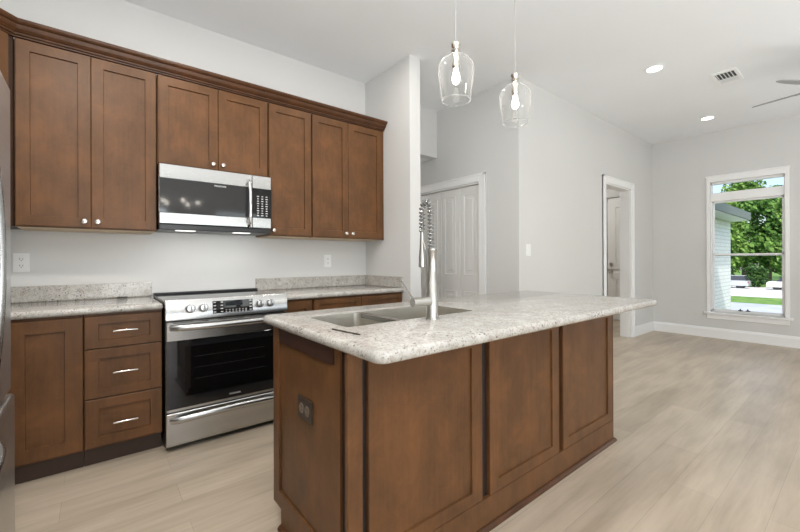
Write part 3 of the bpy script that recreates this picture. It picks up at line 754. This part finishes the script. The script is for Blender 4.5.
FCX, FCY, FZ = 4.796, -3.166, 2.72
fn = thing('ceiling_fan', 'grey five-blade ceiling fan at the right edge, two blades in view', 'ceiling fan', (FCX, FCY, CH))
MB().lathe((FCX, FCY, CH-.001), [(.07, 0), (.07, -.02), (.03, -.06), (.013, -.06)], 24).build('canopy', M['nickel'], fn, True)
MB().cyl((FCX, FCY, CH-.05), (FCX, FCY, FZ+.08), .012, n=12).build('downrod', M['nickel'], fn)
MB().lathe((FCX, FCY, FZ), [(.02, .09), (.07, .08), (.095, .05), (.1, .01), (.09, -.03), (.06, -.05), (0, -.052)], 28).build('motor', M['nickel'], fn, True)
for kk in range(5):
    ang = math.radians(77 + 72*kk); d_ = Vector((math.cos(ang), math.sin(ang), 0)); e_ = Vector((-d_.y, d_.x, 0))
    out = []
    for r, hw in ((.15, .045), (.22, .056), (.32, .062), (.42, .060), (.50, .046), (.545, .028), (.56, .010)): out.append((r, hw))
    prof = [(r, h) for r, h in out] + [(r, -h) for r, h in out[::-1]]
    P_ = lambda r, h, dz_: Vector((FCX, FCY, FZ)) + d_*r + e_*h + Vector((0, 0, -h*.24 + dz_))
    bl = MB().loops([[P_(r, h, 0) for r, h in prof], [P_(r, h, .007) for r, h in prof]]).build('blade', M['fan'], fn)
    MB().loops([[P_(r, h, -.006) for r, h in ((.08, .02), (.24, .03), (.24, -.03), (.08, -.02))], [P_(r, h, -.001) for r, h in ((.08, .02), (.24, .03), (.24, -.03), (.08, -.02))]]).build('blade_arm', M['nickel'], bl)

# chandelier behind the camera, mirrored in the microwave window
cx, cy, cz = .98, -6.0, 2.2
cl = thing('chandelier', 'lit dining chandelier mirrored in the dark microwave window', 'chandelier', (cx, cy, CH))
MB().lathe((cx, cy, CH-.001), [(.065, 0), (.06, -.02), (.01, -.03)], 20).cyl((cx, cy, cz), (cx, cy, CH-.02), .008, n=10).ball((cx, cy, cz-.02), .04).build('stem', M['black'], cl)
for kk in range(5):
    a = 2*PI*kk/5 + .3; d_ = Vector((math.cos(a), math.sin(a), 0)); c = Vector((cx, cy, cz))
    ar = MB().tube([c, c + d_*.12 + Vector((0, 0, -.05)), c + d_*.24 + Vector((0, 0, -.05)), c + d_*.32 + Vector((0, 0, .02))], .008, 8).cyl(c + d_*.32 + Vector((0, 0, .02)), c + d_*.32 + Vector((0, 0, .10)), .013, n=12).build('arm', M['black'], cl)
    MB().ball(c + d_*.32 + Vector((0, 0, .135)), .022, (1, 1, 1.6)).build('bulb', M['candle'], ar)

# ------------------------------------------------------------------ outdoors
GZ = -.3
gp = [(6.99, GZ), (13.5, GZ), (16.6, GZ), (19.4, GZ), (60, -2.4), (64, -2.35), (140, -2.2)]
def strip(x0, x1, y0, y1, name, m, dz=0.):
    def gz(x):
        for (a, za), (b_, zb) in zip(gp, gp[1:]):
            if x <= b_: return za + (zb-za)*(x-a)/(b_-a)
        return gp[-1][1]
    xs_ = sorted({x0, x1} | {a for a, _ in gp if x0 < a < x1})
    b = MB()
    b.loops([[(x, y0, gz(x)+dz), (x, y1, gz(x)+dz), (x, y1, gz(x)-.2), (x, y0, gz(x)-.2)] for x in xs_])
    return struct(b.build(name, m))
strip(6.99, 13.4, -20, 30, 'ground_lawn_near', M['lawn'])
strip(13.4, 16.5, -20, 30, 'ground_sidewalk', M['asphalt'])
strip(16.5, 19.4, -20, 30, 'ground_lawn_strip', M['lawn'])
strip(19.4, 64, -30, 50, 'ground_driveway', M['concrete'])
strip(64, 140, -60, 90, 'ground_lawn_far', M['lawn'])
# white brick wing with low eave
struct(MB().box((7.56, -1.45, GZ), (10.44, 3, 1.97)).box((6.99, -1.45, GZ), (7.56, -1.25, 1.97)).build('wall_brick_wing', M['brick']))
ro = MB().box((7.56, -1.75, 2.0), (10.46, 3.2, 2.13)).box((6.99, -1.75, 2.0), (7.56, -1.25, 2.13)).build('roof_wing', M['shingle']); struct(ro)
MB().box((6.99, -1.775, 1.985), (10.48, -1.751, 2.14), .003).box((10.461, -1.75, 1.985), (10.48, 3.2, 2.14)).build('fascia', M['fascia'], ro)
MB().box((6.99, -1.75, 1.972), (10.46, -1.452, 1.999)).build('soffit', M['soffit'], ro)

def car(y0, y1, x, zg, body, label):
    t = thing('parked_car', label, 'car', (x, (y0+y1)/2, zg), 'cars parked across the driveway')
    s_ = [(y0+.02, .35), (y0, .62), (y0+.06, .9), (y0+.28, .98), (y1-.25, .98), (y1-.05, .88), (y1, .6), (y1-.03, .35)]
    MB().loops([[(x-.85, y, zg+z) for y, z in s_], [(x-.9, y, zg+z*1.0) for y, z in s_][:0] or [(x-.80, y, zg+z) for y, z in s_], [(x+.85, y, zg+z) for y, z in s_]]).build('body', body, t)
    c_ = [(y0+.22, .98), (y0+.42, 1.52), (y1-1.3, 1.52), (y1-.8, .98)]
    MB().loops([[(x-.80, y, zg+z) for y, z in c_], [(x+.80, y, zg+z) for y, z in c_]]).build('windows', M['car_glass'], t)
    MB().box((x-.74, y0+.38, zg+1.50), (x+.74, y1-1.25, zg+1.56), .02).build('roof', body, t)
    for yy in (y0+.8, y1-.85):
        for xx in (x-.84, x+.64): MB().cyl((xx, yy, zg+.33), (xx+.2, yy, zg+.33), .33, n=20).build('wheel', M['tyre'], t)
    MB().box((x-.86, y0+.0, zg+.68), (x-.55, y0+.08, zg+.86), .01).build('lamp', M['carlamp'], t)
car(5.75, 10.2, 60, -2.4, M['car_silver'], 'silver car with dark windows parked beyond the driveway, left in the window')
car(-.35, 4.25, 60, -2.4, M['car_white'], 'white car parked beyond the driveway, right in the window')

def tree(x, y, zg, h, r, m, label, name='tree', n=1500, trunk=True, low=.25, grp='trees beyond the driveway', cat='tree', ls=.34):
    t = thing(name, label, cat, (x, y, zg), grp)
    if trunk: MB().tube([(x, y, zg-.1), (x+.1, y-.05, zg+h*.35), (x+.05, y+.1, zg+h*.75)], [h*.022, h*.017, h*.006], 8).build('trunk', M['bark'], t, True)
    b = MB(); bm = b.bm; cl_ = []
    for i in range(26):
        th, ph = random.uniform(0, 2*PI), random.uniform(-1, 1)
        q = math.sqrt(max(0, 1-ph**4)) * random.uniform(.55, 1)
        cl_.append(Vector((x + r*.62*q*math.cos(th), y + r*.62*q*math.sin(th), zg + h*(low+1)/2 + ph*h*(1-low)/2*.72)))
    for i in range(n):
        c = random.choice(cl_); dv_ = Vector((random.gauss(0, 1), random.gauss(0, 1), random.gauss(0, .8))); dv_.normalize()
        p_ = c + dv_*r*.48*random.uniform(.45, 1.0)
        if p_.z < zg+.05: p_.z = zg+.05+random.random()*.3
        a_ = Vector((random.gauss(0, 1), random.gauss(0, 1), random.gauss(0, 1))).normalized(); s1 = a_.orthogonal().normalized(); s2 = a_.cross(s1)
        k_ = ls*random.uniform(.5, 1.15)
        bm.faces.new([bm.verts.new(p_ + k_*v_) for v_ in (s1, s2*.55, -s1, -s2*.55)])
    b.build('foliage', m, t, recalc=False); return t
L_ = M['leaf']
names = ['pale green tree just right of the eave of the white brick wing', 'leafy tree behind the white car at the right edge of the window view',
         'tree hidden mostly by the window casing at the far right of the view', 'tree mostly behind the white brick wing at the left of the view',
         'darker green tree in the middle of the window view, second row', 'light green tree right of the middle of the view, second row',
         'tall tree in the back row whose crown reaches the transom left of its middle', 'tall tree in the back row whose crown reaches the right of the transom']
spots = [(69, 10.2, 12.6, 3.4, 1), (69, 2.3, 12.9, 3.4, 1), (69, -5.6, 13, 3.4, 0), (77.6, 14.4, 15.6, 3.5, 0), (77.6, 6.3, 15.4, 3.5, 0), (77.6, -1.8, 15.0, 3.5, 1),
         (86.4, 10.4, 19.4, 3.6, 1), (86.4, 2.2, 20.2, 3.6, 0)]
for (x, y, h_, r_, k_), lb in zip(spots, names): tree(x, y, -2.35, h_, r_, L_[k_], lb, n=4200, low=.04, ls=.42)
hn = ['dark green hedge bush behind the silver car', 'dark green hedge bush in the gap between the two cars', 'dark green hedge bush behind the white car', 'dark green hedge bush at the right edge of the window view']
for (y, lb) in zip((8.7, 5.6, 2.5, -.6), hn):
    tree(63.3, y, -2.35, 2.9, 1.28, L_[2], lb, 'hedge_bush', 1100, False, .0, 'hedge bushes behind the cars', 'bush', .2)
